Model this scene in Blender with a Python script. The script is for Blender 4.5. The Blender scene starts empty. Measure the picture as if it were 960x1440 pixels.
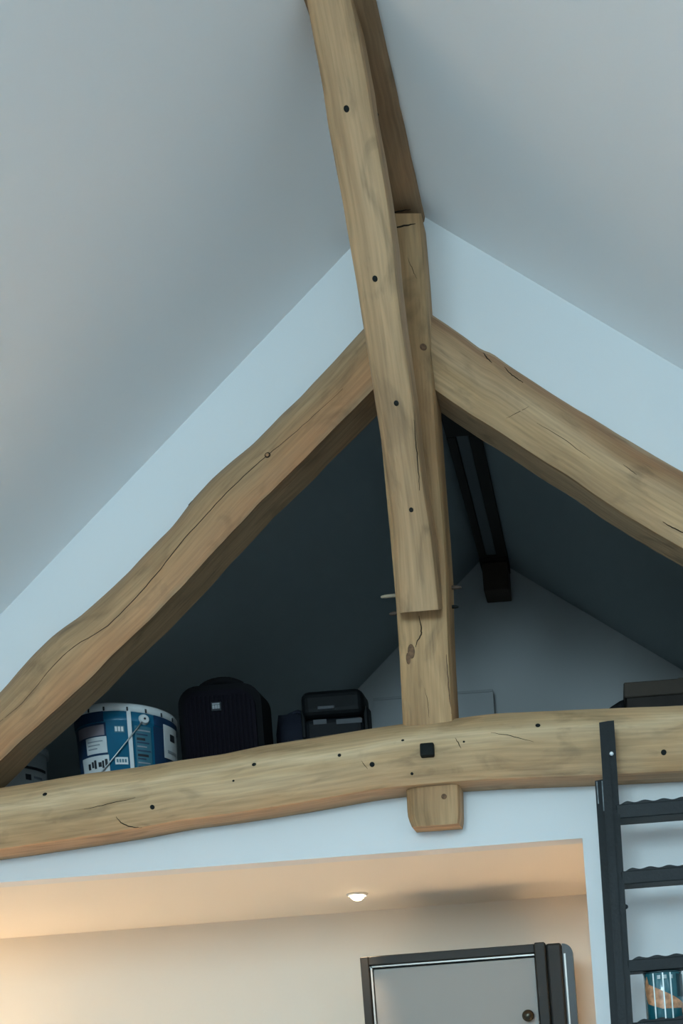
import bpy, bmesh, math, random
from mathutils import Vector, Matrix, noise
from mathutils.bvhtree import BVHTree

random.seed(7)
scene = bpy.context.scene
COL = scene.collection

# ------------------------------------------------------------------ camera
F = 1500.0                       # focal length in pixels of the 960x1440 frame
PPX, PPY = 868.0, 1500.0         # point of the frame the lens axis runs through (shifted lens)
RT = 0.0762                      # tangent of the camera's roll
RC = 1.0 / math.sqrt(1 + RT * RT)
RS = RT * RC
EYE = Vector((0.0, 0.0, 1.6))
cam_d = bpy.data.cameras.new('camera')
cam = bpy.data.objects.new('camera', cam_d)
COL.objects.link(cam)
cam_d.sensor_fit = 'AUTO'
cam_d.sensor_width = 36.0
cam_d.lens = F * 36.0 / 1440.0
cam_d.shift_x = (480.0 - PPX) / 1440.0
cam_d.shift_y = (PPY - 720.0) / 1440.0
cam_d.clip_start = 0.02
cam.matrix_world = Matrix(((RC, RS, 0, EYE.x), (0, 0, -1, EYE.y), (-RS, RC, 0, EYE.z), (0, 0, 0, 1)))
scene.camera = cam

# ------------------------------------------------------------------ view, world, daylight
scene.view_settings.view_transform = 'Standard'
scene.view_settings.look = 'None'
scene.view_settings.gamma = 1.0
scene.view_settings.exposure = 0.09
scene.view_settings.use_curve_mapping = False
world = bpy.data.worlds.new('overcast_sky')
scene.world = world
world.use_nodes = True
wb = world.node_tree.nodes['Background']
wb.inputs['Color'].default_value = (0.72, 0.86, 1.0, 1)
wb.inputs['Strength'].default_value = 1.0


def area_light(name, loc, rot, sx, sy, power, color):
    d = bpy.data.lights.new(name, 'AREA')
    d.shape = 'RECTANGLE'
    d.size, d.size_y = sx, sy
    d.energy = power
    d.color = color
    o = bpy.data.objects.new(name, d)
    o.location = loc
    o.rotation_euler = rot
    COL.objects.link(o)
    return o


# daylight entering by the gable window behind the camera and a skylight in each slope
DAY = (0.60, 0.865, 0.985)
area_light('daylight_gable_window', (-0.75, -2.85, 2.95), (math.radians(90), 0, 0), 1.8, 1.1, 135, DAY)
area_light('daylight_left_skylight', (-1.86, 0.35, 2.84), (0, math.radians(-42), 0), 1.3, 1.1, 6, DAY)
area_light('daylight_right_skylight', (1.30, 0.45, 2.88), (0, math.radians(35), 0), 1.3, 1.1, 6, DAY)


# ------------------------------------------------------------------ helpers
def uvec(px, py):
    dx, dy = px - PPX, py - PPY
    return Vector(((dx * RC - dy * RS) / F, 1.0, (-dx * RS - dy * RC) / F))


def at(px, py, y):
    return EYE + uvec(px, py) * y


def on_plane(px, py, p0, n):
    d = uvec(px, py)
    return EYE + d * ((p0 - EYE).dot(n) / d.dot(n))


YAX = Vector((0, 1, 0))
MATS = {}


def srgb(r, g, b):
    f = lambda c: c / 12.92 if c <= 0.04045 else ((c + 0.055) / 1.055) ** 2.4
    return (f(r / 255), f(g / 255), f(b / 255), 1)


def mat(name, col, rough=0.6, metal=0.0, bump=0.0, bscale=40.0, var=0.0, vscale=6.0, spec=0.5, emit=None, estr=0, coat=0.0):
    if name in MATS:
        return MATS[name]
    m = bpy.data.materials.new(name)
    m.use_nodes = True
    nt = m.node_tree
    b = nt.nodes['Principled BSDF']
    b.inputs['Base Color'].default_value = col if len(col) == 4 else (*col, 1)
    b.inputs['Roughness'].default_value = rough
    b.inputs['Metallic'].default_value = metal
    b.inputs['Specular IOR Level'].default_value = spec
    b.inputs['Coat Weight'].default_value = coat
    if emit:
        b.inputs['Emission Color'].default_value = (*emit, 1)
        b.inputs['Emission Strength'].default_value = estr
    tc = nt.nodes.new('ShaderNodeTexCoord')
    if var > 0:
        n = nt.nodes.new('ShaderNodeTexNoise')
        n.inputs['Scale'].default_value = vscale
        n.inputs['Detail'].default_value = 5
        nt.links.new(tc.outputs['Object'], n.inputs['Vector'])
        hs = nt.nodes.new('ShaderNodeHueSaturation')
        hs.inputs['Color'].default_value = b.inputs['Base Color'].default_value
        mr = nt.nodes.new('ShaderNodeMapRange')
        mr.inputs['From Min'].default_value = 0.3
        mr.inputs['From Max'].default_value = 0.7
        mr.inputs['To Min'].default_value = 1 - var
        mr.inputs['To Max'].default_value = 1 + var
        nt.links.new(n.outputs['Fac'], mr.inputs['Value'])
        nt.links.new(mr.outputs['Result'], hs.inputs['Value'])
        nt.links.new(hs.outputs['Color'], b.inputs['Base Color'])
    if bump > 0:
        n2 = nt.nodes.new('ShaderNodeTexNoise')
        n2.inputs['Scale'].default_value = bscale
        n2.inputs['Detail'].default_value = 6
        nt.links.new(tc.outputs['Object'], n2.inputs['Vector'])
        bp = nt.nodes.new('ShaderNodeBump')
        bp.inputs['Strength'].default_value = bump
        bp.inputs['Distance'].default_value = 0.01
        nt.links.new(n2.outputs['Fac'], bp.inputs['Height'])
        nt.links.new(bp.outputs['Normal'], b.inputs['Normal'])
    MATS[name] = m
    return m


def wood(name, dark, mid, light, red, seed=0.0, rough=0.62, redamt=0.35, band=None, vmax=0.25):
    """oak: grain runs along U, rings across V (metres)"""
    m = bpy.data.materials.new(name)
    m.use_nodes = True
    nt = m.node_tree
    N, L = nt.nodes, nt.links
    b = N['Principled BSDF']
    b.inputs['Roughness'].default_value = rough
    b.inputs['Specular IOR Level'].default_value = 0.3
    uv = N.new('ShaderNodeUVMap')
    uv.uv_map = 'grain'

    def mapped(sx, sy, off):
        mp = N.new('ShaderNodeMapping')
        mp.inputs['Scale'].default_value = (sx, sy, 1)
        mp.inputs['Location'].default_value = (off, off * 1.7, seed)
        L.new(uv.outputs['UV'], mp.inputs['Vector'])
        return mp

    def nz(mp, sc, det, dist=0.0):
        n = N.new('ShaderNodeTexNoise')
        n.inputs['Scale'].default_value = sc
        n.inputs['Detail'].default_value = det
        n.inputs['Distortion'].default_value = dist
        L.new(mp.outputs['Vector'], n.inputs['Vector'])
        return n

    broad = nz(mapped(1.6, 9.0, seed + 3), 1.0, 4, 0.6)      # broad streaks
    fine = nz(mapped(5.0, 110.0, seed + 9), 1.0, 5, 0.3)     # fine fibre
    patch = nz(mapped(2.2, 4.5, seed + 21), 1.0, 3, 0.8)     # reddish heartwood patches
    stain = nz(mapped(5.0, 14.0, seed + 33), 1.0, 5, 1.2)    # grey weather stains
    ramp = N.new('ShaderNodeValToRGB')
    e = ramp.color_ramp.elements
    e[0].position, e[0].color = 0.30, (*dark, 1)
    e[1].position, e[1].color = 0.72, (*light, 1)
    k = e.new(0.5)
    k.color = (*mid, 1)
    L.new(broad.outputs['Fac'], ramp.inputs['Fac'])
    mr = N.new('ShaderNodeMapRange')
    mr.inputs['From Min'].default_value = 0.52
    mr.inputs['From Max'].default_value = 0.72
    mr.inputs['To Max'].default_value = redamt
    L.new(patch.outputs['Fac'], mr.inputs['Value'])
    mx = N.new('ShaderNodeMix')
    mx.data_type = 'RGBA'
    mx.inputs['B'].default_value = (*red, 1)
    L.new(mr.outputs['Result'], mx.inputs['Factor'])
    L.new(ramp.outputs['Color'], mx.inputs['A'])
    m2 = N.new('ShaderNodeMapRange')
    m2.inputs['From Min'].default_value = 0.25
    m2.inputs['From Max'].default_value = 0.75
    m2.inputs['To Min'].default_value = 0.74
    m2.inputs['To Max'].default_value = 1.16
    L.new(fine.outputs['Fac'], m2.inputs['Value'])
    m3 = N.new('ShaderNodeMapRange')
    m3.inputs['From Min'].default_value = 0.55
    m3.inputs['From Max'].default_value = 0.80
    m3.inputs['To Min'].default_value = 1.0
    m3.inputs['To Max'].default_value = 0.5
    L.new(stain.outputs['Fac'], m3.inputs['Value'])
    mul = N.new('ShaderNodeMath')
    mul.operation = 'MULTIPLY'
    L.new(m2.outputs['Result'], mul.inputs[0])
    L.new(m3.outputs['Result'], mul.inputs[1])
    out = mx.outputs['Result']
    if band:            # colour streaks along the timber; the tie beam's also carry painted light and shade
        sp = N.new('ShaderNodeSeparateXYZ')
        L.new(uv.outputs['UV'], sp.inputs['Vector'])
        wob = nz(mapped(3.0, 6.0, seed + 41), 1.0, 4, 0.5)
        ma = N.new('ShaderNodeMath')
        ma.operation = 'MULTIPLY_ADD'
        ma.inputs[1].default_value = 0.11
        ma.inputs[2].default_value = -0.055
        L.new(wob.outputs['Fac'], ma.inputs[0])
        ad2 = N.new('ShaderNodeMath')
        ad2.operation = 'ADD'
        L.new(sp.outputs['Y'], ad2.inputs[0])
        L.new(ma.outputs['Value'], ad2.inputs[1])
        dv = N.new('ShaderNodeMath')
        dv.operation = 'DIVIDE'
        dv.inputs[1].default_value = vmax
        L.new(ad2.outputs['Value'], dv.inputs[0])
        br = N.new('ShaderNodeValToRGB')
        el = br.color_ramp.elements
        while len(el) > 1:
            el.remove(el[0])
        for q, (pos, c, a) in enumerate(band):
            z = el[0] if q == 0 else el.new(pos)
            z.position = pos
            z.color = (*c, a)
        L.new(dv.outputs['Value'], br.inputs['Fac'])
        mb = N.new('ShaderNodeMix')
        mb.data_type = 'RGBA'
        L.new(br.outputs['Alpha'], mb.inputs['Factor'])
        L.new(out, mb.inputs['A'])
        L.new(br.outputs['Color'], mb.inputs['B'])
        out = mb.outputs['Result']
    hs = N.new('ShaderNodeHueSaturation')
    L.new(mul.outputs['Value'], hs.inputs['Value'])
    tint = N.new('ShaderNodeMix')
    tint.data_type = 'RGBA'
    tint.blend_type = 'MULTIPLY'
    tint.inputs['Factor'].default_value = 1.0
    tint.inputs['B'].default_value = (1.13, 0.955, 0.82, 1)
    L.new(out, tint.inputs['A'])
    L.new(tint.outputs['Result'], hs.inputs['Color'])
    L.new(hs.outputs['Color'], b.inputs['Base Color'])
    bp = N.new('ShaderNodeBump')
    bp.inputs['Strength'].default_value = 0.35
    bp.inputs['Distance'].default_value = 0.004
    ad = N.new('ShaderNodeMath')
    ad.operation = 'ADD'
    L.new(fine.outputs['Fac'], ad.inputs[0])
    L.new(broad.outputs['Fac'], ad.inputs[1])
    L.new(ad.outputs['Value'], bp.inputs['Height'])
    L.new(bp.outputs['Normal'], b.inputs['Normal'])
    return m


def new_obj(name, verts, faces, m, parent=None, smooth=False, uvs=None):
    me = bpy.data.meshes.new(name)
    me.from_pydata([tuple(v) for v in verts], [], faces)
    if uvs:
        ul = me.uv_layers.new(name='grain')
        for p in me.polygons:
            for li, c in zip(p.loop_indices, uvs[p.index]):
                ul.data[li].uv = c
    me.validate()
    bm = bmesh.new()
    bm.from_mesh(me)
    bmesh.ops.recalc_face_normals(bm, faces=bm.faces)
    bm.to_mesh(me)
    bm.free()
    if smooth:
        for p in me.polygons:
            p.use_smooth = True
    if m:
        me.materials.append(m)
    o = bpy.data.objects.new(name, me)
    COL.objects.link(o)
    if parent:
        o.parent = parent
        o.matrix_parent_inverse = parent_world(parent).inverted()
    return o


def parent_world(o):
    m = Matrix.LocRotScale(o.location, o.rotation_euler, o.scale)
    if o.parent:
        return parent_world(o.parent) @ o.matrix_parent_inverse @ m
    return m


def bm_obj(name, bm, m, parent=None, smooth=False):
    me = bpy.data.meshes.new(name)
    bmesh.ops.recalc_face_normals(bm, faces=bm.faces)
    bm.to_mesh(me)
    bm.free()
    if smooth:
        for p in me.polygons:
            p.use_smooth = True
    me.materials.append(m)
    o = bpy.data.objects.new(name, me)
    COL.objects.link(o)
    if parent:
        o.parent = parent
        o.matrix_parent_inverse = parent_world(parent).inverted()
    return o


def thing(name, label, cat, loc=(0, 0, 0), group=None):
    o = bpy.data.objects.new(name, None)
    o.empty_display_size = 0.1
    o.location = loc
    COL.objects.link(o)
    return tag(o, label, cat, group)


def tag(o, label, cat, group=None):
    o['label'] = label
    o['category'] = cat
    if group:
        o['group'] = group
    return o


def structure(o, label=None):
    o['kind'] = 'structure'
    if label:
        o['label'] = label
    return o


def box(name, x0, x1, y0, y1, z0, z1, m, parent=None, bevel=0.0, seg=2, smooth=False):
    bm = bmesh.new()
    bmesh.ops.create_cube(bm, size=1)
    for v in bm.verts:
        v.co = Vector(((x0 + x1) / 2 + v.co.x * (x1 - x0), (y0 + y1) / 2 + v.co.y * (y1 - y0), (z0 + z1) / 2 + v.co.z * (z1 - z0)))
    if bevel > 0:
        bmesh.ops.bevel(bm, geom=bm.edges[:], offset=bevel, segments=seg, affect='EDGES', profile=0.5)
    return bm_obj(name, bm, m, parent, smooth)


def prism(name, poly, axis_vec, m, parent=None):
    """poly: 3-D outline, swept by axis_vec"""
    n = len(poly)
    v = [Vector(p) for p in poly] + [Vector(p) + Vector(axis_vec) for p in poly]
    f = [list(range(n)), list(range(2 * n - 1, n - 1, -1))]
    for i in range(n):
        j = (i + 1) % n
        f.append([i, j, n + j, n + i])
    return new_obj(name, v, f, m, parent)


def lathe(name, prof, cx, cy, m, parent=None, seg=48, smooth=True, caps=True):
    """prof: list of (radius, z)"""
    v, f = [], []
    for r, z in prof:
        for k in range(seg):
            a = 2 * math.pi * k / seg
            v.append((cx + r * math.cos(a), cy + r * math.sin(a), z))
    for i in range(len(prof) - 1):
        for k in range(seg):
            k2 = (k + 1) % seg
            f.append([i * seg + k, i * seg + k2, (i + 1) * seg + k2, (i + 1) * seg + k])
    if caps:
        f.append(list(range(seg)))
        f.append([(len(prof) - 1) * seg + k for k in range(seg)])
    return new_obj(name, v, f, m, parent, smooth)


def tube(name, pts, radii, m, parent=None, seg=8, smooth=True, flat=1.0):
    v, f = [], []
    n = len(pts)
    pts = [Vector(p) for p in pts]
    for i, p in enumerate(pts):
        t = (pts[min(i + 1, n - 1)] - pts[max(i - 1, 0)]).normalized()
        a = t.cross(Vector((0, 1, 0)))
        if a.length < 1e-3:
            a = t.cross(Vector((1, 0, 0)))
        a.normalize()
        b = t.cross(a).normalized()
        r = radii[i] if isinstance(radii, (list, tuple)) else radii
        for k in range(seg):
            w = 2 * math.pi * k / seg
            v.append(p + a * (r * math.cos(w)) + b * (r * flat * math.sin(w)))
    for i in range(n - 1):
        for k in range(seg):
            k2 = (k + 1) % seg
            f.append([i * seg + k, i * seg + k2, (i + 1) * seg + k2, (i + 1) * seg + k])
    f.append(list(range(seg)))
    f.append([(n - 1) * seg + k for k in range(seg)])
    return new_obj(name, v, f, m, parent, smooth)


def resample(pl, n):
    pl = [Vector((*p, 0)) for p in pl]
    d = [0.0]
    for a, b in zip(pl, pl[1:]):
        d.append(d[-1] + (b - a).length)
    out, j = [], 0
    for i in range(n):
        s = d[-1] * i / (n - 1)
        while j < len(pl) - 2 and d[j + 1] < s:
            j += 1
        w = (s - d[j]) / max(d[j + 1] - d[j], 1e-9)
        out.append(pl[j].lerp(pl[j + 1], w))
    # light smoothing keeps the hewn outline without kinks
    sm = [out[0]] + [(out[i - 1] + out[i] * 2 + out[i + 1]) / 4 for i in range(1, n - 1)] + [out[-1]]
    return sm


def timber(name, T, A, p0, nrm, depth, prof, m, parent, n=90, rough=0.0025, seed=0.0, back=None):
    """A hewn beam: A is its lower (or right) front arris, T its upper (or left) one, both as outlines of the real
    timber; the front profile gives (share of the way from A to T, distance behind the front plane)."""
    T, A = resample(T, n), resample(A, n)
    nrm = Vector(nrm).normalized()
    p0 = Vector(p0)
    rings = []
    for i in range(n):
        ring = []
        for s, dep in prof:
            q = A[i].lerp(T[i], s)
            w = on_plane(q.x, q.y, p0 + nrm * dep, nrm)
            ring.append(w)
        a, t = ring[0], ring[-1]
        da, dt = depth - prof[0][1], depth - prof[-1][1]
        bk = []
        for k in (0.35, 0.7, 0.93):
            bk.append(t + nrm * dt * k)
        bk.append(t.lerp(a, 0.06) + nrm * dt)
        bk.append(t.lerp(a, 0.5) + nrm * (depth - (prof[0][1] + prof[-1][1]) / 2))
        bk.append(t.lerp(a, 0.94) + nrm * da)
        for k in (0.93, 0.7, 0.35):
            bk.append(a + nrm * da * k)
        ring += bk
        # low relief of the hewn surface
        for j, w in enumerate(ring):
            h = noise.noise(Vector((w.x * 7 + seed, w.y * 9, w.z * 7))) + 0.6 * noise.noise(Vector((w.x * 19 + seed, w.y * 23, w.z * 19)))
            ring[j] = w + nrm * (h * rough)
        rings.append(ring)
    k = len(rings[0])
    v = [w for r in rings for w in r]
    per = [0.0]
    r0 = rings[n // 2]
    for j in range(k):
        per.append(per[-1] + (r0[(j + 1) % k] - r0[j]).length)
    along = [0.0]
    for i in range(1, n):
        along.append(along[-1] + ((rings[i][0] - rings[i - 1][0]).length + (rings[i][len(prof) - 1] - rings[i - 1][len(prof) - 1]).length) / 2)
    f, uv = [], []
    for i in range(n - 1):
        for j in range(k):
            j2 = (j + 1) % k
            f.append([i * k + j, i * k + j2, (i + 1) * k + j2, (i + 1) * k + j])
            uv.append([(along[i], per[j]), (along[i], per[j + 1]), (along[i + 1], per[j + 1]), (along[i + 1], per[j])])
    for i in (0, n - 1):
        f.append([i * k + j for j in range(k)])
        uv.append([(along[i] + rings[i][j].x * 0.2, rings[i][j].z + rings[i][j].y) for j in range(k)])
    o = new_obj(name, v, f, m, parent, True, uv)
    me = o.data
    bm = bmesh.new()
    bm.from_mesh(me)
    for e in bm.edges:
        if len(e.link_faces) == 2 and e.calc_face_angle(0) > math.radians(34):
            e.smooth = False
    bm.to_mesh(me)
    bm.free()
    o['tree'] = 0
    del o['tree']
    TREES[o.name] = BVHTree.FromPolygons([tuple(w) for w in v], f)
    return o


TREES = {}


def hit(o, px, py):
    d = uvec(px, py).normalized()
    loc, nr, idx, dist = TREES[o.name].ray_cast(EYE, d)
    if loc is None:
        return None, None
    if nr.dot(d) > 0:
        nr = -nr
    return loc, nr


def blob(name, o, px, py, r, m, rz=0.35, square=False, elong=1.0, proud=0.0):
    """small dark nail head, peg or knot set in the face of a timber"""
    loc, nr = hit(o, px, py)
    if loc is None:
        return None
    q = nr.to_track_quat('Z', 'Y').to_matrix().to_4x4()
    bm = bmesh.new()
    if square:
        bmesh.ops.create_cube(bm, size=1)
        for v in bm.verts:
            v.co = Vector((v.co.x * 2 * r, v.co.y * 2 * r, v.co.z * 2 * r * rz))
        bmesh.ops.bevel(bm, geom=bm.edges[:], offset=r * 0.22, segments=2, affect='EDGES', profile=0.5)
    else:
        bmesh.ops.create_uvsphere(bm, u_segments=12, v_segments=6, radius=r)
        for v in bm.verts:
            v.co.z *= rz
            v.co.x *= elong
    bmesh.ops.transform(bm, matrix=Matrix.Translation(loc + nr * proud) @ q, verts=bm.verts)
    return bm_obj(name, bm, m, o, True)


def crack(name, o, pts, w, m):
    """shrinkage split along the face: a thin dark line lying in the surface"""
    P = resample(pts, max(6, len(pts) * 4))
    ws, rr = [], []
    n = len(P)
    for i, p in enumerate(P):
        loc, nr = hit(o, p.x + random.uniform(-0.5, 0.5), p.y + random.uniform(-0.5, 0.5))
        if loc is None:
            continue
        ws.append(loc + nr * 0.0003)
        t = i / (n - 1)
        rr.append(0.6 * w * (0.25 + 0.65 * math.sin(math.pi * min(max(t, 0.03), 0.97))))
    if len(ws) > 2:
        return tube(name, ws, rr, m, o, seg=6, flat=0.5)


# ------------------------------------------------------------------ materials
M_white = mat('white_plaster', (0.735, 0.735, 0.735), 0.85, bump=0.04, bscale=260, spec=0.2)
M_ceil = mat('white_ceiling_paint', (0.87, 0.87, 0.875), 0.85, bump=0.03, bscale=260, spec=0.2)
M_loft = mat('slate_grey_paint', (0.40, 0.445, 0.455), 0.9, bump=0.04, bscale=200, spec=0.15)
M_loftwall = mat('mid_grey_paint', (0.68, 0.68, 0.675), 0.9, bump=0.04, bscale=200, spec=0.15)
M_warmwall = mat('cream_plaster', (0.82, 0.75, 0.655), 0.85, bump=0.03, bscale=260, spec=0.2)
M_floor = mat('floor_mid_grey', (0.53, 0.545, 0.575), 0.5, var=0.15, vscale=3)
M_tile = mat('pale_hall_tile', (0.76, 0.70, 0.62), 0.7)
OAK_D, OAK_M, OAK_L, OAK_R = (0.235, 0.155, 0.085), (0.36, 0.255, 0.15), (0.50, 0.39, 0.255), (0.40, 0.215, 0.105)
M_raf_l = wood('oak_left_rafter', OAK_D, (0.33, 0.225, 0.13), (0.44, 0.33, 0.205), OAK_R, 1.0, redamt=0.75,
               band=[(0.0, (0.30, 0.20, 0.115), .5), (0.10, (0.42, 0.22, 0.105), .6), (0.30, (0.42, 0.24, 0.12), .5), (0.5, (0.36, 0.27, 0.165), .3), (0.8, (0.32, 0.25, 0.165), .5)], vmax=.2)
M_raf_r = wood('oak_right_rafter', OAK_D, OAK_M, OAK_L, (0.33, 0.18, 0.09), 5.0, redamt=0.6,
               band=[(0.0, (0.36, 0.26, 0.15), .4), (0.25, (0.44, 0.32, 0.175), .5), (0.5, (0.52, 0.41, 0.28), .6), (0.72, (0.38, 0.25, 0.14), .6), (0.82, (0.30, 0.165, 0.085), .75), (0.94, (0.30, 0.17, 0.09), .7), (1.0, (0.42, 0.34, 0.24), .6)], vmax=.26)
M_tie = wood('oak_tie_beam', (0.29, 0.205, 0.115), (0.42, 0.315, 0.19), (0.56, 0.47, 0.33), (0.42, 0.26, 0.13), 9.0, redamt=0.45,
             band=[(0.0, (0.44, 0.31, 0.185), .5), (0.14, (0.44, 0.30, 0.165), .5), (0.36, (0.45, 0.34, 0.20), .4), (0.56, (0.62, 0.54, 0.39), .65), (0.72, (0.44, 0.34, 0.205), .5), (0.95, (0.42, 0.32, 0.195), .4), (1.0, (0.36, 0.28, 0.19), .6)], vmax=.25)  # pale middle and darker underside: light and shade painted over the wood tones
M_post = wood('oak_king_post', (0.30, 0.205, 0.11), (0.42, 0.295, 0.165), (0.52, 0.40, 0.25), OAK_R, 13.0, redamt=0.3)
M_brace = wood('oak_brace', (0.31, 0.215, 0.125), (0.40, 0.285, 0.17), (0.47, 0.35, 0.22), OAK_R, 17.0, redamt=0.25)
M_ridge = wood('oak_ridge_beam', (0.19, 0.125, 0.07), (0.29, 0.20, 0.12), (0.38, 0.28, 0.18), OAK_R, 21.0, redamt=0.4)
M_oldwood = wood('dark_old_timber', (0.012, 0.010, 0.009), (0.02, 0.017, 0.015), (0.035, 0.03, 0.026), (0.03, 0.018, 0.012), 25.0)
M_stub = wood('brown_old_timber', (0.035, 0.026, 0.02), (0.06, 0.045, 0.036), (0.08, 0.06, 0.05), (0.06, 0.035, 0.025), 29.0)
M_crack = mat('dark_split', (0.035, 0.024, 0.016), 0.95, spec=0.1)
M_iron = mat('black_iron', (0.008, 0.009, 0.008), 0.7, spec=.2, metal=0.0, bump=0.3, bscale=90)
M_knot = mat('brown_knot', (0.15, 0.075, 0.035), 0.8, var=0.4, vscale=90)
M_peg = mat('pale_peg', (0.34, 0.27, 0.19), 0.7)

# ------------------------------------------------------------------ setting
YW = 3.10                # room face of the truss wall
YB = 5.24                # far gable of the loft
RX, RZ = -0.45, 4.16     # ridge line
TL, TR = 0.90, 0.70      # pitch (tangent) of the two slopes
XL, XR = -2.9, 3.0
YR = -3.0                # wall behind the camera
zl = lambda x: RZ - TL * (RX - x)
zr = lambda x: RZ - TR * (x - RX)
ZS = 2.27                # soffit of the hall below the loft
ZF = 2.50                # loft floor


def slope_slab(name, x_eave, zf, y0, y1, m, t=0.12):
    p = [(RX, y0, RZ), (x_eave, y0, zf(x_eave)), (x_eave, y0, zf(x_eave) + t), (RX, y0, RZ + t)]
    return structure(prism(name, p, (0, y1 - y0, 0), m))


slope_slab('ceiling_left', XL, zl, YR, YW + 0.02, M_ceil)
slope_slab('ceiling_right', XR, zr, YR, YW + 0.02, M_ceil)
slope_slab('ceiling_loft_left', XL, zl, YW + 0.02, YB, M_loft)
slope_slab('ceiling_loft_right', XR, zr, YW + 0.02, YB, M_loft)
structure(box('floor', XL - 0.1, XR + 0.1, YR - 0.1, 4.2, -0.1, 0.0, M_floor))
structure(box('wall_left', XL - 0.1, XL, YR, YW, 0, zl(XL) + 0.1, M_white))
structure(box('wall_right', XR, XR + 0.1, YR, YW, 0, zr(XR) + 0.1, M_white))
structure(prism('wall_rear', [(XL, YR, 0), (XR, YR, 0), (XR, YR, zr(XR)), (RX, YR, RZ), (XL, YR, zl(XL))], (0, -0.1, 0), M_white))

# frames of the windows the daylight comes through
def window_frame(name, mtx, w, h):
    bm = bmesh.new()
    for cx_, cy_, sx, sy in [(-w / 2 - .03, 0, .06, h + .12), (w / 2 + .03, 0, .06, h + .12), (0, h / 2 + .03, w + .12, .06), (0, -h / 2 - .03, w + .12, .06)]:
        r = bmesh.ops.create_cube(bm, size=1)
        for v_ in r['verts']:
            v_.co = Vector((cx_ + v_.co.x * sx, cy_ + v_.co.y * sy, v_.co.z * .06))
    bmesh.ops.transform(bm, matrix=mtx, verts=bm.verts)
    return structure(bm_obj(name, bm, M_white))


for wn, ln_ in (('window_1', 'daylight_gable_window'), ('window_2', 'daylight_left_skylight'), ('window_3', 'daylight_right_skylight')):
    lo = bpy.data.objects[ln_]
    window_frame(wn, Matrix.LocRotScale(lo.location, lo.rotation_euler, None), lo.data.size, lo.data.size_y)

# the truss wall: plaster above the rafters, a lintel strip under the tie beam, a pier right of the hall opening
mid_l = [(-330, 1340), (0, 1022), (120, 920), (300, 725), (440, 590), (560, 470)]
mid_r = [(580, 470), (700, 555), (960, 715), (1400, 970), (1750, 1175)]


def wall_poly(name, pts):
    return structure(prism(name, pts, (0, 0.07, 0), M_white))


pl = [(RX, YW, RZ), (XL, YW, zl(XL)), (XL, YW, zl(XL) - 0.3)]
for p in mid_l[0:]:
    w = at(*p, YW)
    pl.append((w.x, YW, min(w.z, zl(w.x) - 0.02)))
pl.append((RX, YW, at(570, 440, YW).z))
wall_poly('wall_gable_left', pl)
pr = [(RX, YW, RZ), (RX, YW, at(570, 440, YW).z)]
for p in mid_r:
    w = at(*p, YW)
    if w.x < XR - 0.02:
        pr.append((w.x, YW, w.z))
pr += [(XR, YW, zr(XR) - 0.35), (XR, YW, zr(XR))]
wall_poly('wall_gable_right', pr)
XO = at(818.5, 1179, YW).x          # right edge of the hall opening
wall_poly('wall_lintel', [(XL, YW, ZS), (XO, YW, ZS), (XO, YW, 2.45), (XL, YW, 2.45)])
wall_poly('wall_pier', [(XO, YW, 0), (XR, YW, 0), (XR, YW, 2.45), (XO, YW, 2.45)])

# the hall under the loft
YH = 4.10
structure(box('ceiling_hall', XL, 2.0, YW + 0.07, YH, ZS, ZS + 0.05, M_warmwall))
structure(box('wall_hall_back', XL, 2.0, YH, YH + 0.1, 0, ZS + 0.1, M_warmwall))
structure(box('wall_hall_left', XL - 0.1, XL, YW, YH, 0, ZS, M_warmwall))
structure(box('wall_hall_right', 1.9, 2.0, YW + 0.07, YH, 0, ZS, M_warmwall))

structure(box('floor_hall', XL, 1.9, YW, YH, 0.0, 0.012, M_tile))

# the loft
structure(box('floor_loft', XL, XR, YW + 0.075, YB, ZS + 0.06, ZF, M_loft))
structure(prism('wall_loft_far', [(XL, YB, 1.9), (XR, YB, 1.7), (XR, YB, zr(XR)), (RX, YB, RZ), (XL, YB, zl(XL))], (0, 0.1, 0), M_loftwall))

# ------------------------------------------------------------------ the roof truss
truss = thing('roof_truss', 'hewn oak roof truss with king post, tie beam, two rafters and a long front brace', 'roof truss', (RX, YW, 2.3))
PF = [(0.0, 0.012), (0.02, 0.004), (0.08, 0.001), (0.3, -0.004), (0.5, -0.008), (0.7, -0.003), (0.88, 0.006), (0.96, 0.018), (1.0, 0.036)]

raf_l = timber('principal_rafter',
               [(-180, 1150), (-70, 1042), (0, 975), (19, 953), (47, 920), (77, 892), (109, 870), (134, 848), (162, 822), (180, 805), (211, 773), (239, 745), (255, 725), (271, 703),
                (296, 675), (327, 648), (355, 625), (390, 589), (425, 555), (459, 520), (489, 486), (510, 464), (540, 433)],
               [(-120, 1190), (0, 1073), (31, 1042), (78, 1001), (125, 958), (162, 919), (219, 865), (262, 820), (305, 772), (342, 734), (367, 706), (399, 675), (430, 645),
                (450, 624), (482, 592), (523, 551), (590, 487)],
               (0, 3.035, 0), YAX, 0.118, PF, M_raf_l, truss, 120, 0.003, 2.0)
raf_l['label'] = 'left rafter with a wavy upper edge and a long split'
PFR = [(0.0, 0.014), (0.025, 0.004), (0.10, -0.002), (0.3, -0.012), (0.5, -0.016), (0.68, -0.008), (0.82, 0.008), (0.93, 0.030), (1.0, 0.062)]
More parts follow.
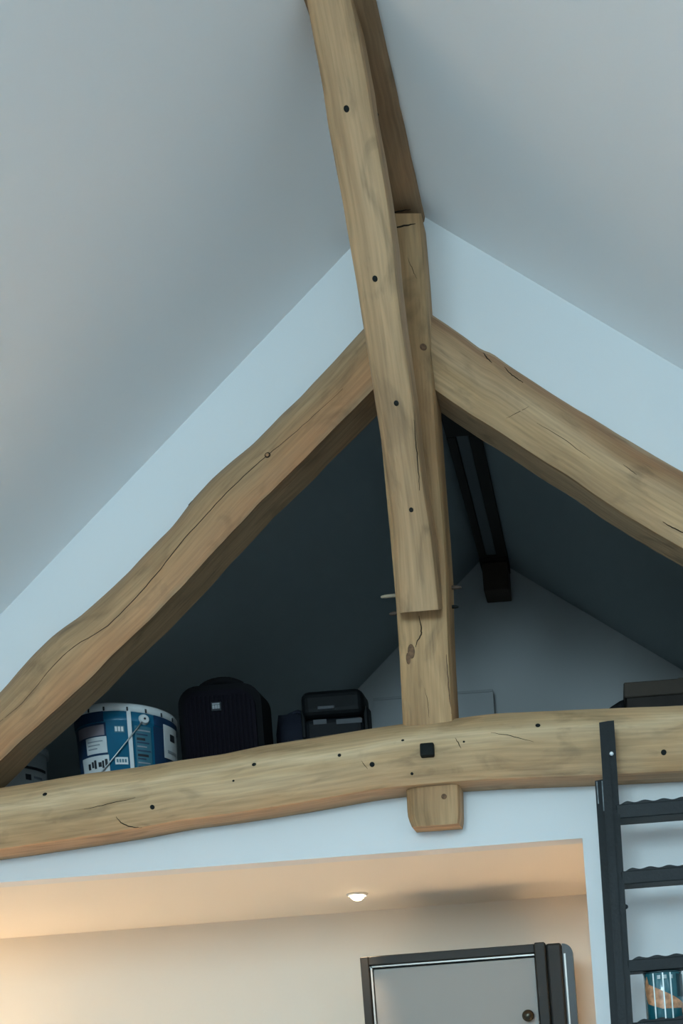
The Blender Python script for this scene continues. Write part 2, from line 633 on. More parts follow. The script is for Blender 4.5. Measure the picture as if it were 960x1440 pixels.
raf_r = timber('principal_rafter',
               [(601, 438), (609, 444), (625, 454), (656, 476), (681, 494), (686, 492), (708, 509), (746, 534), (791, 563), (843, 595), (885, 620), (927, 645), (960, 664), (1250, 832), (1500, 977)],
               [(611, 550), (618, 555), (642, 572), (673, 592), (704, 611), (725, 625), (760, 648), (791, 667), (812, 681), (843, 703), (885, 730), (927, 755), (960, 774), (1200, 913), (1450, 1058)],
               (0, 3.035, 0), YAX, 0.118, PFR, M_raf_r, truss, 120, 0.0035, 6.0)
raf_r['label'] = 'right rafter with a rounded upper edge'
PFT = [(0.0, 0.014), (0.025, 0.004), (0.10, -0.004), (0.28, -0.014), (0.5, -0.020), (0.72, -0.012), (0.88, 0.008), (0.96, 0.026), (1.0, 0.048)]
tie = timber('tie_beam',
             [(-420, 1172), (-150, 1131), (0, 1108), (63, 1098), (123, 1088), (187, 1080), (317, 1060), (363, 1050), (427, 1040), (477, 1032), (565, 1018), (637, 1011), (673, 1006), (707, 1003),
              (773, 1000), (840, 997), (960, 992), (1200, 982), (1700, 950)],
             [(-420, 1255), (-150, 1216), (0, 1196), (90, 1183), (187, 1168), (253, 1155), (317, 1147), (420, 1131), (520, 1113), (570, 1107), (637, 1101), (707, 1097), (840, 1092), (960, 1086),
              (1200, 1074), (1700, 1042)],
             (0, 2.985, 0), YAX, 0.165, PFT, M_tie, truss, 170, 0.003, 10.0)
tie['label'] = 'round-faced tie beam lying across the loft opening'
PFP = [(0.0, 0.014), (0.04, 0.004), (0.15, 0.0), (0.5, -0.003), (0.85, 0.0), (0.96, 0.006), (1.0, 0.016)]
post = timber('king_post',
              [(506, 300), (514, 400), (526, 520), (538, 640), (549, 760), (557, 850), (562, 930), (565, 990), (568, 1060), (571, 1110), (573, 1150), (579, 1163)],
              [(592, 300), (599, 380), (603, 440), (609, 520), (613, 580), (617, 640), (625, 740), (629, 800), (630, 860), (633, 930), (637, 1000), (642, 1060), (646, 1105), (647, 1150), (645, 1158)],
              (0, 3.012, 0), YAX, 0.138, PFP, M_post, truss, 110, 0.002, 14.0)
post['label'] = 'upright king post at the middle of the truss'
bn = Vector((0, 1, 0.461)).normalized()
bp0 = Vector((0, 2.955, 2.89))
PFB = [(0.0, 0.018), (0.05, 0.006), (0.16, 0.0), (0.5, -0.002), (0.84, 0.0), (0.95, 0.006), (1.0, 0.016)]
brace = timber('ridge_brace',
               [(424, -45), (431, 0), (440, 50), (446, 82), (454, 125), (459, 160), (461, 175), (471, 229), (481, 280), (490, 334), (501, 396), (511, 460), (525, 550), (536, 620), (547, 697),
                (553, 750), (556, 817), (558, 862)],
               [(486, -45), (496, 0), (504, 37), (511, 75), (518, 112), (523, 150), (527, 171), (534, 207), (542, 254), (549, 301), (555, 345), (558, 387), (566, 452), (575, 515), (583, 570),
                (588, 620), (598, 695), (607, 750), (613, 800), (619, 857)],
               bp0, bn, 0.115, PFB, M_brace, truss, 110, 0.002, 18.0)
brace['label'] = 'slanting brace rising from the post to the ridge'

# nails, pegs, knots, splits
for px, py, r in [(63, 1117, .008), (214, 1135, .008), (357, 1075, .0075), (477, 1062, .006), (523, 1075, .0085), (566, 1041, .005), (579, 1088, .005), (756, 1020, .0085), (933, 1058, .0095),
                  (328, 1098, .004), (652, 1043, .004)]:
    blob('nail', tie, px, py, r * .85, M_iron, 0.25)
blob('iron_bolt_head', tie, 601, 1056, 0.0195, M_iron, 0.45, square=True, proud=0.004)
for px, py, r in [(487, 153, .0068), (527, 392, .0068), (557, 567, .0065), (578, 717, .006)]:
    blob('nail', brace, px, py, r, M_iron, 0.3)
blob('knot', post, 595, 488, .010, M_knot, 0.15)
blob('knot', post, 624, 1120, .008, M_knot, 0.2)
blob('knot', post, 578, 916, .021, M_knot, 0.06, elong=.5)
blob('knot', post, 574, 926, .017, M_knot, 0.06, elong=.4)
blob('peg', raf_l, 376, 640, .009, M_crack, 0.25)
blob('peg_core', raf_l, 376, 640, .006, M_raf_l, 0.45, proud=0.0006)
crack('split', raf_l, [(482, 547), (477, 552), (430, 595), (389, 630), (364, 650), (314, 697), (289, 725), (255, 762), (221, 806), (180, 853), (150, 882), (103, 909), (75, 936), (47, 970), (31, 989), (-10, 1024)], .0022, M_crack)
crack('split', raf_l, [(255, 722), (262, 713), (271, 704)], .003, M_crack)
crack('split', raf_r, [(679, 496), (684, 503), (691, 510)], .004, M_crack)
crack('split', raf_r, [(709, 516), (718, 527), (735, 538)], .0035, M_crack)
crack('split', raf_r, [(712, 588), (743, 572)], .0014, M_crack)
crack('split', raf_r, [(932, 734), (945, 742), (970, 753)], .0034, M_crack)
crack('split', raf_r, [(755, 595), (785, 612), (830, 645)], .0014, M_crack)
crack('split', raf_r, [(876, 653), (895, 668)], .0016, M_crack)
crack('split', tie, [(118, 1138), (150, 1131), (190, 1122)], .0018, M_crack)
crack('split', tie, [(163, 1148), (170, 1157), (180, 1162), (200, 1164)], .0030, M_crack)
crack('split', tie, [(690, 1030), (720, 1035), (750, 1043)], .0018, M_crack)
crack('split', tie, [(508, 1070), (517, 1082)], .0015, M_crack)
crack('split', tie, [(640, 1038), (648, 1052)], .0022, M_crack)
crack('split', brace, [(582, 590), (583, 605), (587, 650), (590, 690)], .0030, M_crack)
crack('split', post, [(589, 866), (592, 880), (592, 893), (586, 902), (584, 910)], .0034, M_crack)
crack('split', post, [(597, 968), (601, 985), (603, 1010)], .0012, M_crack)
crack('split', post, [(627, 920), (630, 960), (632, 985), (635, 1004)], .0036, M_knot)
crack('split', post, [(573, 362), (580, 380), (586, 392)], .0014, M_crack)

# draw pegs that stick out of the post on both sides
for px, py, L, side in [(557, 837, .045, -1), (558, 862, .022, -1), (634, 826, .03, 1), (634, 853, .022, 1)]:
    a = at(px, py, 3.10)
    b = a + Vector((side * L, 0.0, -0.002))
    tube('peg', [a - Vector((side * 0.02, 0, 0)), a.lerp(b, 0.7), b], [.006, .005, .003], M_peg if py == 837 else M_stub if py != 853 else M_iron, post, 8)  # pegs in shade take a darker material: shade put into the colour

# ------------------------------------------------------------------ ridge beam of the room
ridge = thing('ridge_beam', 'brown oak ridge beam running along the peak of the white ceiling', 'beam', (RX, 1.0, 4.08))
HB = 0.083
n = 120
v, f, uv = [], [], []
prof = [(-HB, .16), (-HB, .03), (-HB + .006, .008), (-HB + .02, 0), (-.03, -.003), (.03, -.003), (HB - .02, 0), (HB - .006, .008), (HB, .03), (HB, .16)]
ys = [YR + 0.01 + (YW + 0.0 - YR - 0.01) * (i / (n - 1)) for i in range(n)]
ys = [y for y in ys]
for i, y in enumerate(ys):
    for x, z in prof:
        wob = 0.004 * noise.noise(Vector((x * 9, y * 5, z * 9))) + 0.003 * noise.noise(Vector((x * 20, y * 14, 3)))
        v.append((RX + x + wob * 1.2, y, 4.083 + z + wob * 0.6))
k = len(prof)
pp = [0.0]
for j in range(k - 1):
    pp.append(pp[-1] + math.hypot(prof[j + 1][0] - prof[j][0], prof[j + 1][1] - prof[j][1]))
for i in range(n - 1):
    for j in range(k - 1):
        f.append([i * k + j, i * k + j + 1, (i + 1) * k + j + 1, (i + 1) * k + j])
        uv.append([(ys[i], pp[j]), (ys[i], pp[j + 1]), (ys[i + 1], pp[j + 1]), (ys[i + 1], pp[j])])
rb = new_obj('beam', v, f, M_ridge, ridge, True, uv)
TREES[rb.name] = BVHTree.FromPolygons(v, f)
blob('nail', rb, 529, 161, .006, M_iron, 0.3)
crack('saw_cut', rb, [(542, 300), (560, 297), (577, 294)], .0045, M_crack)
crack('saw_cut', post, [(548, 321), (566, 318), (584, 315)], .0048, M_crack)

# ------------------------------------------------------------------ loft ridge timbers
lr = thing('loft_ridge_beam', 'dark double ridge beam with a lighter slot running back through the loft', 'beam', (-0.41, 4.2, 4.0))
cx = -0.406
box('closed_section', cx - .067, cx + .067, 3.20, 4.10, 4.06, 4.12, M_oldwood, lr, 0.004)
for nm, x0, x1, z0, m in [('side_rail', cx - .067, cx - .032, 4.06, M_oldwood), ('side_rail', cx + .018, cx + .067, 4.06, M_oldwood), ('soffit_board', cx - .032, cx + .018, 4.072, mat('slot_board', (0.17, 0.18, 0.185), .9))]:
    box(nm, x0, x1, 4.10, YB - 0.10, z0, 4.12, m, lr, 0.004)
box('end_block', cx - .067, cx + .067, YB - .17, YB - 0.015, 4.045, 4.115, M_oldwood, lr, 0.004)
stub = box('hanging_stub_post', cx - .058, cx + .064, YB - .15, YB - 0.012, 3.912, 4.045, M_stub, lr, 0.006)

# ------------------------------------------------------------------ things in the loft
M_blue = mat('blue_bucket_plastic', (0.007, 0.125, 0.225), 0.35, var=0.15, vscale=9)
M_tubw = mat('white_bucket_plastic', (0.62, 0.64, 0.64), 0.4)
M_label = mat('white_label', (0.60, 0.61, 0.61), 0.5)
M_ink = mat('black_ink', (0.012, 0.014, 0.02), 0.6)
M_dkblue = mat('dark_blue_label', (0.010, 0.035, 0.085), 0.45)
M_teal = mat('teal_label', (0.03, 0.13, 0.18), 0.5)
M_wire = mat('steel_wire', (0.45, 0.47, 0.48), 0.35, metal=0.9)


def wrap(name, cx, cy, rf, a0, a1, z0, z1, m, parent, off=0.0012, seg=10):
    """label wrapped on a tapered bucket; angles in degrees from the side facing the room (negative = left)"""
    v, f = [], []
    th = 0.0016
    for i in range(seg + 1):
        a = math.radians(a0 + (a1 - a0) * i / seg)
        for z in (z0, z1):
            for o in (off, off + th):
                r = rf(z) + o
                v.append((cx + r * math.sin(a), cy - r * math.cos(a), z))
    for i in range(seg):
        b, c = i * 4, (i + 1) * 4
        f += [[b, c, c + 2, b + 2], [b + 1, b + 3, c + 3, c + 1], [b + 2, c + 2, c + 3, b + 3], [b, b + 1, c + 1, c]]
    f += [[0, 2, 3, 1], [seg * 4, seg * 4 + 1, seg * 4 + 3, seg * 4 + 2]]
    return new_obj(name, v, f, m, parent, False)


def paint_bucket():
    cx, cy = -1.492, 3.43
    R, R0, H = 0.1465, 0.134, 0.335
    t = thing('paint_bucket', 'blue paint bucket with a white rim and wire handle standing in the loft', 'bucket', (cx, cy, ZF))
    rf = lambda z: R0 + (R - R0) * (z - ZF) / H
    zt = ZF + H
    st = zt - .056
    lathe('body', [(R0 - .006, ZF), (R0, ZF + .006), (rf(st), st), (rf(st) + .004, st + .002), (rf(zt - .05) + .004, zt - .049), (rf(zt - .02) + .003, zt - .02)], cx, cy, M_blue, t, 64)
    rim = lathe('rim', [(R + .002, zt - .025), (R + .0065, zt - .024), (R + .008, zt - .006), (R + .004, zt), (R - .02, zt + .002)], cx, cy, M_tubw, t, 64)
    rfr = lambda z: R + .0075
    M_gp = mat('grey_print', (0.25, .27, .3), .6)
    c = 24           # the side of the bucket that faces the camera
    for a in (-62, -42, -23, 2, 22, 42, 62):
        wrap('rim_notch', cx, cy, rfr, c + a - 0.9, c + a + 0.9, zt - .025, zt - .013, M_ink, rim, 0.0, 2)
    wrap('white_stripe', cx, cy, rf, c + 1, c + 5.5, ZF + .02, zt - .022, M_label, t, .006, 3)
    wrap('blue_band', cx, cy, rf, c - 80, c - 25, st, zt - .025, M_dkblue, t, .0045)
    wrap('blue_band', cx, cy, rf, c + 32, c + 85, st, zt - .025, M_dkblue, t, .0045)
    wrap('blue_panel', cx, cy, rf, c + 32, c + 85, ZF + .02, st - .002, M_dkblue, t, .0004)
    wrap('blue_panel', cx, cy, rf, c - 85, c - 24, ZF + .02, st - .002, M_dkblue, t, .0004)
    wrap('mauve_strip', cx, cy, rf, c - 70, c - 26, zt - .096, zt - .064, mat('mauve_label', (0.26, 0.22, 0.25), .5), t)
    l1 = wrap('label', cx, cy, rf, c - 54, c - 24, zt - .150, zt - .100, M_label, t)
    for q in range(3):
        wrap('print_line', cx, cy, rf, c - 50, c - 29 - q * 4, zt - .115 - q * .011, zt - .112 - q * .011, M_gp, l1, .003, 6)
    l2 = wrap('label', cx, cy, rf, c - 66, c - 23, ZF + .02, zt - .157, M_label, t)
    for q, (a0, w) in enumerate([(-53, 3.4), (-47, 2.6), (-43, 2.8), (-37, 4.0), (-32, 2.4), (-28, 3.0)]):
        wrap('print_block', cx, cy, rf, c + a0, c + a0 + w, zt - .196 + .004 * (q % 2), zt - .178 + .004 * (q % 3), M_ink, l2, .003, 3)
    wrap('print_block', cx, cy, rf, c - 62, c - 47, zt - .226, zt - .214, M_ink, l2, .003, 4)
    s1 = wrap('small_label', cx, cy, rf, c - 14, c - 2.5, zt - .090, zt - .070, M_teal, t)
    for q in range(3):
        wrap('print_block', cx, cy, rf, c - 13 + q * 3.4, c - 10.6 + q * 3.4, zt - .087, zt - .073, M_label, s1, .003, 2)
    s2 = wrap('small_label', cx, cy, rf, c - 16, c - 1.0, zt - .188, zt - .166, M_label, t)
    for q in range(4):
        wrap('print_block', cx, cy, rf, c - 14 + q * 3.1, c - 12 + q * 3.1, zt - .182, zt - .172, M_teal, s2, .003, 2)
    tp = wrap('instruction_panel', cx, cy, rf, c + 9, c + 28, ZF + .02, zt - .066, M_teal, t)
    for r_ in range(15):
        z_ = zt - .078 - r_ * .0125
        wrap('print_line', cx, cy, rf, c + 10.5, c + 26.5 - (r_ * 7 % 5) * 1.6, z_ - (.0075 if r_ % 4 == 2 else .004), z_, M_ink if r_ % 4 == 2 else M_dkblue if r_ % 2 else M_gp, tp, .003, 3)
    l3 = wrap('label', cx, cy, rf, c + 45, c + 74, zt - .150, zt - .045, M_label, t, .006)
    wrap('print_block', cx, cy, rf, c + 55, c + 64, zt - .092, zt - .070, M_ink, l3, .0085, 3)
    wrap('print_block', cx, cy, rf, c + 50, c + 68, zt - .132, zt - .124, M_gp, l3, .0085, 3)
    # ear and wire handle
    a = math.radians(c + 20)
    rr = rf(zt - .044) + .006
    ear = Vector((cx + rr * math.sin(a), cy - rr * math.cos(a), zt - .044))
    bm = bmesh.new()
    bmesh.ops.create_cone(bm, segments=20, radius1=.0165, radius2=.013, depth=.012, cap_ends=True)
    q = Vector((math.sin(a), -math.cos(a), 0)).to_track_quat('Z', 'Y').to_matrix().to_4x4()
    bmesh.ops.transform(bm, matrix=Matrix.Translation(ear) @ q, verts=bm.verts)
    e = bm_obj('handle_ear', bm, M_tubw, t)
    bm = bmesh.new()
    bmesh.ops.create_cone(bm, segments=12, radius1=.0035, radius2=.0035, depth=.016, cap_ends=True)
    bmesh.ops.transform(bm, matrix=Matrix.Translation(ear) @ q, verts=bm.verts)
    bm_obj('ear_hole', bm, M_ink, e)
    pts = []
    for i in range(22):
        u = i / 21
        ang = math.radians(c + 20 - 180 * u)
        zz = zt - .044 - .21 * math.sin(math.pi * u)
        r2 = rf(zz) + .010
        pts.append((cx + r2 * math.sin(ang), cy - r2 * math.cos(ang), zz))
    tube('wire_handle', pts, .0022, M_wire, t, 6)
    return t


paint_bucket()


def white_bucket():
    cx, cy = -1.874, 3.45
    R, R0, H = 0.098, 0.090, 0.272
    t = thing('white_bucket', 'small white paint bucket half hidden behind the foot of the left rafter', 'bucket', (cx, cy, ZF))
    rf = lambda z: R0 + (R - R0) * (z - ZF) / H
    zt = ZF + H
    lathe('body', [(R0 - .006, ZF), (R0, ZF + .006), (rf(zt - .01), zt - .01)], cx, cy, M_tubw, t, 48)
    lathe('rim', [(R, zt - .026), (R + .007, zt - .025), (R + .007, zt - .003), (R - .015, zt)], cx, cy, M_tubw, t, 48)
    wrap('dark_band', cx, cy, rf, 20, 95, zt - .085, zt - .076, M_ink, t)
    wrap('teal_patch', cx, cy, rf, 45, 72, ZF + .07, ZF + .10, M_teal, t)
    wrap('print_block', cx, cy, rf, 48, 58, zt - .120, zt - .102, M_ink, t)
    wrap('print_block', cx, cy, rf, 64, 82, zt - .112, zt - .105, mat('grey_print', (0.25, .27, .3), .6), t)


white_bucket()


def suitcase():
    y0, y1 = 3.50, 3.60
    x0, x1 = -1.352, -1.078
    z1 = 2.955
    t = thing('suitcase', 'dark purple ribbed suitcase standing beside the blue paint bucket', 'suitcase', ((x0 + x1) / 2, 3.56, ZF))
    M_s = mat('dark_purple_fabric', (0.0036, 0.0022, 0.006), 0.85, bump=0.2, bscale=300, spec=.2)
    M_gtag = mat('grey_tag_mark', (0.30, 0.31, 0.32), .5)
    M_k = mat('black_fabric', (0.003, 0.003, 0.004), 0.85, spec=.2)
    # shell with big rounded upper corners
    pts = []
    r = .065
    w = (x0, x1)
    zb = ZF + .012
    pts += [(x0 + .02, zb), (x1 - .02, zb), (x1, zb + .02)]
    for i in range(9):
        a = math.pi / 2 * i / 8
        pts.append((x1 - r + r * math.cos(a), z1 - r + r * math.sin(a)))
    for i in range(9):
        a = math.pi / 2 + math.pi / 2 * i / 8
        pts.append((x0 + r + r * math.cos(a), z1 - r + r * math.sin(a)))
    pts.append((x0, zb + .02))
    prism('shell', [(p[0], y0 + .012, p[1]) for p in pts], (0, y1 - y0, 0), M_k, t)
    cx, cz = (x0 + x1) / 2, (zb + z1) / 2
    front = prism('front_panel', [(cx + (p[0] - cx) * .86, y0 + .002, cz + (p[1] - cz) * .9) for p in pts], (0, .02, 0), M_s, t)
    for i in range(15):
        x = x0 + .035 + (x1 - x0 - .07) * i / 14
        tp = z1 - .04 - (.02 if i in (0, 14) else 0)
        box('rib', x - .004, x + .004, y0 - .003, y0 + .006, zb + .03, tp, M_s, front, .002, 1)
    bx = cx - .005
    box('maker_tag', bx - .016, bx + .016, y0 - .008, y0, 2.862, 2.890, M_ink, front)
    for i, q in enumerate((.010, .010, .010)):
        box('tag_mark', bx - .012 + i * .0085, bx - .005 + i * .0085, y0 - .010, y0 - .006, 2.868, 2.880, M_gtag, front)
    box('tag_mark', bx - .012, bx + .012, y0 - .010, y0 - .006, 2.882, 2.886, M_gtag, front)
    hz = []
    for i in range(13):
        u = i / 12
        hz.append((cx - .075 + .15 * u, 3.545, z1 - .012 + .036 * math.sin(math.pi * u) ** 0.5))
    tube('carry_handle', hz, .013, M_k, t, 8)
    for x in (x0 + .05, x1 - .05):
        for y in (y0 + .035, y1 - .01):
            bm = bmesh.new()
            bmesh.ops.create_cone(bm, segments=14, radius1=.012, radius2=.012, depth=.02, cap_ends=True)
            bmesh.ops.transform(bm, matrix=Matrix.Translation((x, y, ZF + .012)) @ Matrix.Rotation(math.pi / 2, 4, 'Y'), verts=bm.verts)
            bm_obj('wheel', bm, M_ink, t)


suitcase()


def soft_bag():
    t = thing('navy_bag', 'dark navy soft bag squeezed between the suitcase and the black storage box', 'bag', (-1.045, 3.86, ZF))
    m = mat('navy_fabric', (0.0035, 0.006, 0.018), 0.85, bump=0.3, bscale=60)
    bm = bmesh.new()
    bmesh.ops.create_cube(bm, size=1)
    bmesh.ops.subdivide_edges(bm, edges=bm.edges[:], cuts=5, use_grid_fill=True)
    for v in bm.verts:
        c = v.co.copy()
        e = 1 - 0.35 * max(0, abs(c.z) * 2 - .4) ** 2
        v.co = Vector((-1.045 + c.x * .13 * e, 3.86 + c.y * .20 * e, ZF + .215 + c.z * .43)) + Vector((1, 1, 0)) * .012 * noise.noise(c * 4)
    bm_obj('body', bm, m, t, True)
    tube('strap', [(-1.085, 3.83, 2.90), (-1.075, 3.82, 2.945), (-1.045, 3.82, 2.955), (-1.015, 3.82, 2.94), (-1.005, 3.83, 2.90)], .008, m, t, 6)
    tube('zip', [(-1.09, 3.79, 2.81), (-1.07, 3.764, 2.835), (-1.02, 3.764, 2.835), (-1.0, 3.79, 2.81)], .004, M_ink, t, 6)


soft_bag()


def storage_box():
    x0, x1, y0, y1 = -1.012 + .03, -.768, 3.62, 3.74
    t = thing('storage_box', 'black plastic storage box with a lid and pale label strips left of the king post', 'storage box', ((x0 + x1) / 2, 3.68, ZF))
    m = mat('black_plastic', (0.003, 0.004, 0.0048), 0.6, spec=.2)
    m2 = mat('smoky_plastic', (0.004, 0.005, 0.007), 0.6, spec=.2)
    mg = mat('grey_sticker', (0.055, 0.058, 0.066), 0.6)
    box('body', x0 + .005, x1 - .005, y0 + .008, y1 - .008, ZF, 2.861, m2, t, .02, 3)
    box('lid', x0, x1, y0, y1, 2.862, 2.955, m, t, .028, 4)
    for s in (x0 + .0, x1 - .0):
        box('side_clip', s - .008, s + .008, 3.65, 3.71, 2.80, 2.90, m, t, .004, 1)
    box('handle_strip', x0 + .06, x0 + .118, y0 - .004, y0 + .010, 2.884, 2.896, mg, t, .002, 1)
    box('label_strip', x0 + .04, x0 + .085, y0 + .007, y0 + .016, 2.838, 2.854, mg, t)
    box('label_strip', x0 + .118, x0 + .205, y0 + .007, y0 + .016, 2.834, 2.850, mg, t)


storage_box()


def cardboard():
    y0 = 3.90
    x0 = at(877, 970, y0).x
    zt = at(885, 959, y0).z
    t = thing('cardboard_box', 'brown lidded cardboard box behind the tie beam at the right edge', 'box', (x0 + .25, y0 + .18, ZF))
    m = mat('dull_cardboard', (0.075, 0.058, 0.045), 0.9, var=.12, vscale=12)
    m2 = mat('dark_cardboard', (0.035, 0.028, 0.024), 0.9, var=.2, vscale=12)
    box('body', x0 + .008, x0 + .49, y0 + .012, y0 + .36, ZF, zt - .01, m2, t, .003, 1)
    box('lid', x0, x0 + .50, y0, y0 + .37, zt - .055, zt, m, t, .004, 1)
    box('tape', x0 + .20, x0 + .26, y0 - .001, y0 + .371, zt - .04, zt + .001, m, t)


cardboard()


def tarp():
    y0 = 3.93
    a, b = at(838, 999, y0), at(879, 984, y0)
    m = mat('black_tarp', (0.005, 0.005, 0.006), 0.8)
    v, f = [], []
    n, k = 14, 6
    for i in range(n):
        u = i / (n - 1)
        x = a.x - .10 + (b.x - .004 - a.x + .10) * u
        top = a.z - .10 + (b.z + .022 - a.z + .10) * (min(1, u * 1.05) ** 0.8)
        for j in range(k):
            w = j / (k - 1)
            z = ZF + (top - ZF) * math.sin(w * math.pi / 2)
            v.append((x, y0 + .01 + .05 * w + .012 * noise.noise(Vector((u * 6, w * 3, 1))), z))
        v.append((x, y0 + .22, ZF))
    K = k + 1
    for i in range(n - 1):
        for j in range(K):
            j2 = (j + 1) % K
            f.append([i * K + j, i * K + j2, (i + 1) * K + j2, (i + 1) * K + j])
    f += [list(range(K)), [(n - 1) * K + j for j in range(K)]]
    tag(new_obj('folded_tarp', v, f, m, None, True), 'black folded tarp sloping up to the cardboard box', 'tarp')


tarp()
pa, pb = at(520, 977, 5.1), at(690, 962, 5.1)
bd = thing('leaning_board', 'dark grey board standing low against the far loft wall behind the king post', 'board', ((pa.x + pb.x) / 2, 5.15, ZF))
m_bd = mat('dark_grey_board', (0.60, 0.60, 0.60), 0.85)
box('panel', pa.x, pb.x, 5.17, 5.19, ZF, pb.z - .008, m_bd, bd)
box('top_edge_strip', pa.x, pb.x, 5.165, 5.195, pb.z - .012, pb.z, mat('board_edge', (0.53, 0.53, 0.53), .8), bd)

# ------------------------------------------------------------------ hall: downlights and cupboard
M_lens = mat('lit_lamp_lens', (1, 0.9, 0.75), 0.4, emit=(1.0, 0.80, 0.5), estr=30)
M_trim = mat('white_lamp_trim', (0.85, 0.82, 0.76), 0.4)
WARM = (1.0, 0.73, 0.47)


def downlight(x, y, label, power):
    t = thing('downlight', label, 'ceiling light', (x, y, ZS), 'recessed downlights in the hall ceiling')
    lathe('trim_ring', [(.026, ZS - .001), (.036, ZS - .001), (.036, ZS - .004), (.032, ZS - .008), (.027, ZS - .007), (.026, ZS - .001)], x, y, M_trim, t, 32, True, False)
    lathe('lens', [(.001, ZS - .024), (.012, ZS - .022), (.022, ZS - .014), (.025, ZS - .001)], x, y, M_lens, t, 32)
    d = bpy.data.lights.new('downlight_glow', 'SPOT')
    d.energy = power
    d.color = WARM
    d.spot_size = math.radians(36)
    d.spot_blend = 0.7
    d.shadow_soft_size = .03
    o = bpy.data.objects.new('downlight_glow', d)
    o.location = (0, 0, -.045)
    o.parent = t
    COL.objects.link(o)
    return t


pd = at(502, 1257.5, 3.72)
downlight(pd.x, 3.72, 'small glowing recessed downlight in the hall ceiling above the grey cupboard', 22)
downlight(-2.38, 3.82, 'recessed downlight in the hall ceiling beyond the left edge', 1250)
downlight(0.75, 3.82, 'unseen downlight added in the hall ceiling behind the wall pier', 1250)  # unseen lamp added to warm the right end of the hall


def added_hall_lamp():  # unseen lamp added to spread warm light through the hall
    x, y, z = -2.75, 4.0, 1.50
    t = thing('added_hall_lamp', 'unseen cream shaded lamp added at the left end of the hall', 'fill lamp', (x, YH, z))
    box('back_plate', x - .05, x + .05, YH - .015, YH, z - .09, z + .06, M_trim, t, .004, 1)
    tube('arm', [(x, YH - .01, z - .05), (x, y - .02, z - .06), (x, y - .05, z - .03)], .008, M_trim, t, 8)
    lathe('shade', [(.075, z - .03), (.055, z + .09)], x, y - .05, M_trim, t, 32, True, False)
    d = bpy.data.lights.new('added_hall_lamp_bulb', 'POINT')
    d.energy = 7
    d.color = WARM
    d.shadow_soft_size = .05
    o = bpy.data.objects.new('added_hall_lamp_bulb', d)
    o.location = (0, y - .05 - YH, .13)
    o.parent = t
    COL.objects.link(o)


added_hall_lamp()


def cupboard():
    y0 = 3.76
    P = lambda px, py, y=y0: at(px, py, y)
    tl, tr = P(505.5, 1346), P(766, 1326)
    zt = (tl.z + tr.z) / 2
    x0, x1 = tl.x, tr.x
    xs = P(752, 1400).x - (P(752, 1400).x - P(752, 1330).x) * 0.5
    t = thing('cupboard', 'tall dark framed cupboard with a grey door and round knob in the warm hall', 'cupboard', ((x0 + x1) / 2, 3.93, 0))
    md = mat('anthracite_frame', (0.022, 0.021, 0.019), 0.55, spec=.35)
    mg = mat('grey_door_panel', (0.29, 0.272, 0.25), 0.45)
    mk = mat('black_side_cover', (0.012, 0.012, 0.012), 0.4)
    ml = mat('pale_metal_edge', (0.40, 0.39, 0.37), 0.35, metal=0.3)
    box('body', x0 + .01, x1 - .01, y0 + .03, YH - .01, 0, zt - .01, md, t, .003, 1)
    xi0 = P(521.5, 1400).x
    zi = P(640, 1348.5).z
    xi1 = P(752.5, 1352).x
    box('left_stile', x0, xi0, y0, y0 + .05, 0, zt, md, t, .003, 1)
    box('right_stile', xi1, x1, y0 - .012, y0 + .05, 0, zt + .003, md, t, .004, 1)
    box('top_rail', xi0, xi1, y0, y0 + .05, zi, zt, md, t, .003, 1)
    e1 = box('door_edge', xi0 + .004, xi0 + .010, y0 + .004, y0 + .03, .05, zi - .003, ml, t)
    box('door_edge', xi0 + .002, xi1 - .003, y0 + .004, y0 + .03, zi - .008, zi - .003, ml, t)
    dr = box('door', xi0 + .013, xi1 - .003, y0 + .010, y0 + .032, .05, zi - .015, mg, t, .0015, 1)
    kp = P(742, 1428, y0 - .02)
    bm = bmesh.new()
    bmesh.ops.create_uvsphere(bm, u_segments=20, v_segments=12, radius=.0215)
    for v in bm.verts:
        v.co.y *= .7
        v.co += Vector((kp.x, y0 - .012, kp.z))
    bm_obj('knob', bm, mat('dark_bronze', (0.05, 0.042, 0.028), .25, metal=.7), dr, True)
    bm = bmesh.new()
    bmesh.ops.create_cone(bm, segments=16, radius1=.010, radius2=.010, depth=.03, cap_ends=True)
    bmesh.ops.transform(bm, matrix=Matrix.Translation((kp.x, y0 + .002, kp.z)) @ Matrix.Rotation(math.pi / 2, 4, 'X'), verts=bm.verts)
    bm_obj('knob_stem', bm, mk, dr)
    # faceted side cover with a rounded upper corner, and the pale slit in it
    xa, xb = x1 + .001, P(790, 1340, y0 + .03).x
    xc, xd = P(800, 1345, y0 + .03).x, P(811, 1400, y0 + .05).x - .003
    box('side_panel', xa, xb, y0 + .004, y0 + .06, 0, zt - .002, md, t, .008, 2)
    pts = [(xb + .001, 0), (xd, 0)]
    r = .035
    for i in range(9):
        a = math.pi / 2 * i / 8
        pts.append((xd - r + r * math.cos(a), zt - .004 - r + r * math.sin(a)))
    pts.append((xb + .001, zt - .004))
    cov = prism('side_cover', [(p[0], y0 + .02, p[1]) for p in pts], (0, .06, 0), mk, t)
    box('slit_strip', xb + .006, xb + .012, y0 + .016, y0 + .024, .05, zt - .04, ml, cov)


cupboard()

# ------------------------------------------------------------------ loft ladder
M_steel = mat('anthracite_steel', (0.0075, 0.010, 0.0115), 0.55, spec=0.3, metal=0.0, var=.2, vscale=14, bump=.1, bscale=120)
M_galv = mat('worn_steel_edge', (0.20, 0.22, 0.23), 0.4, metal=.5, var=.4, vscale=40)
ln = Vector((0, 1, -0.16)).normalized()
lp0 = Vector((0, 2.905, 2.54))
LP = lambda px, py, off=0.0: on_plane(px, py, lp0 + ln * off, ln)


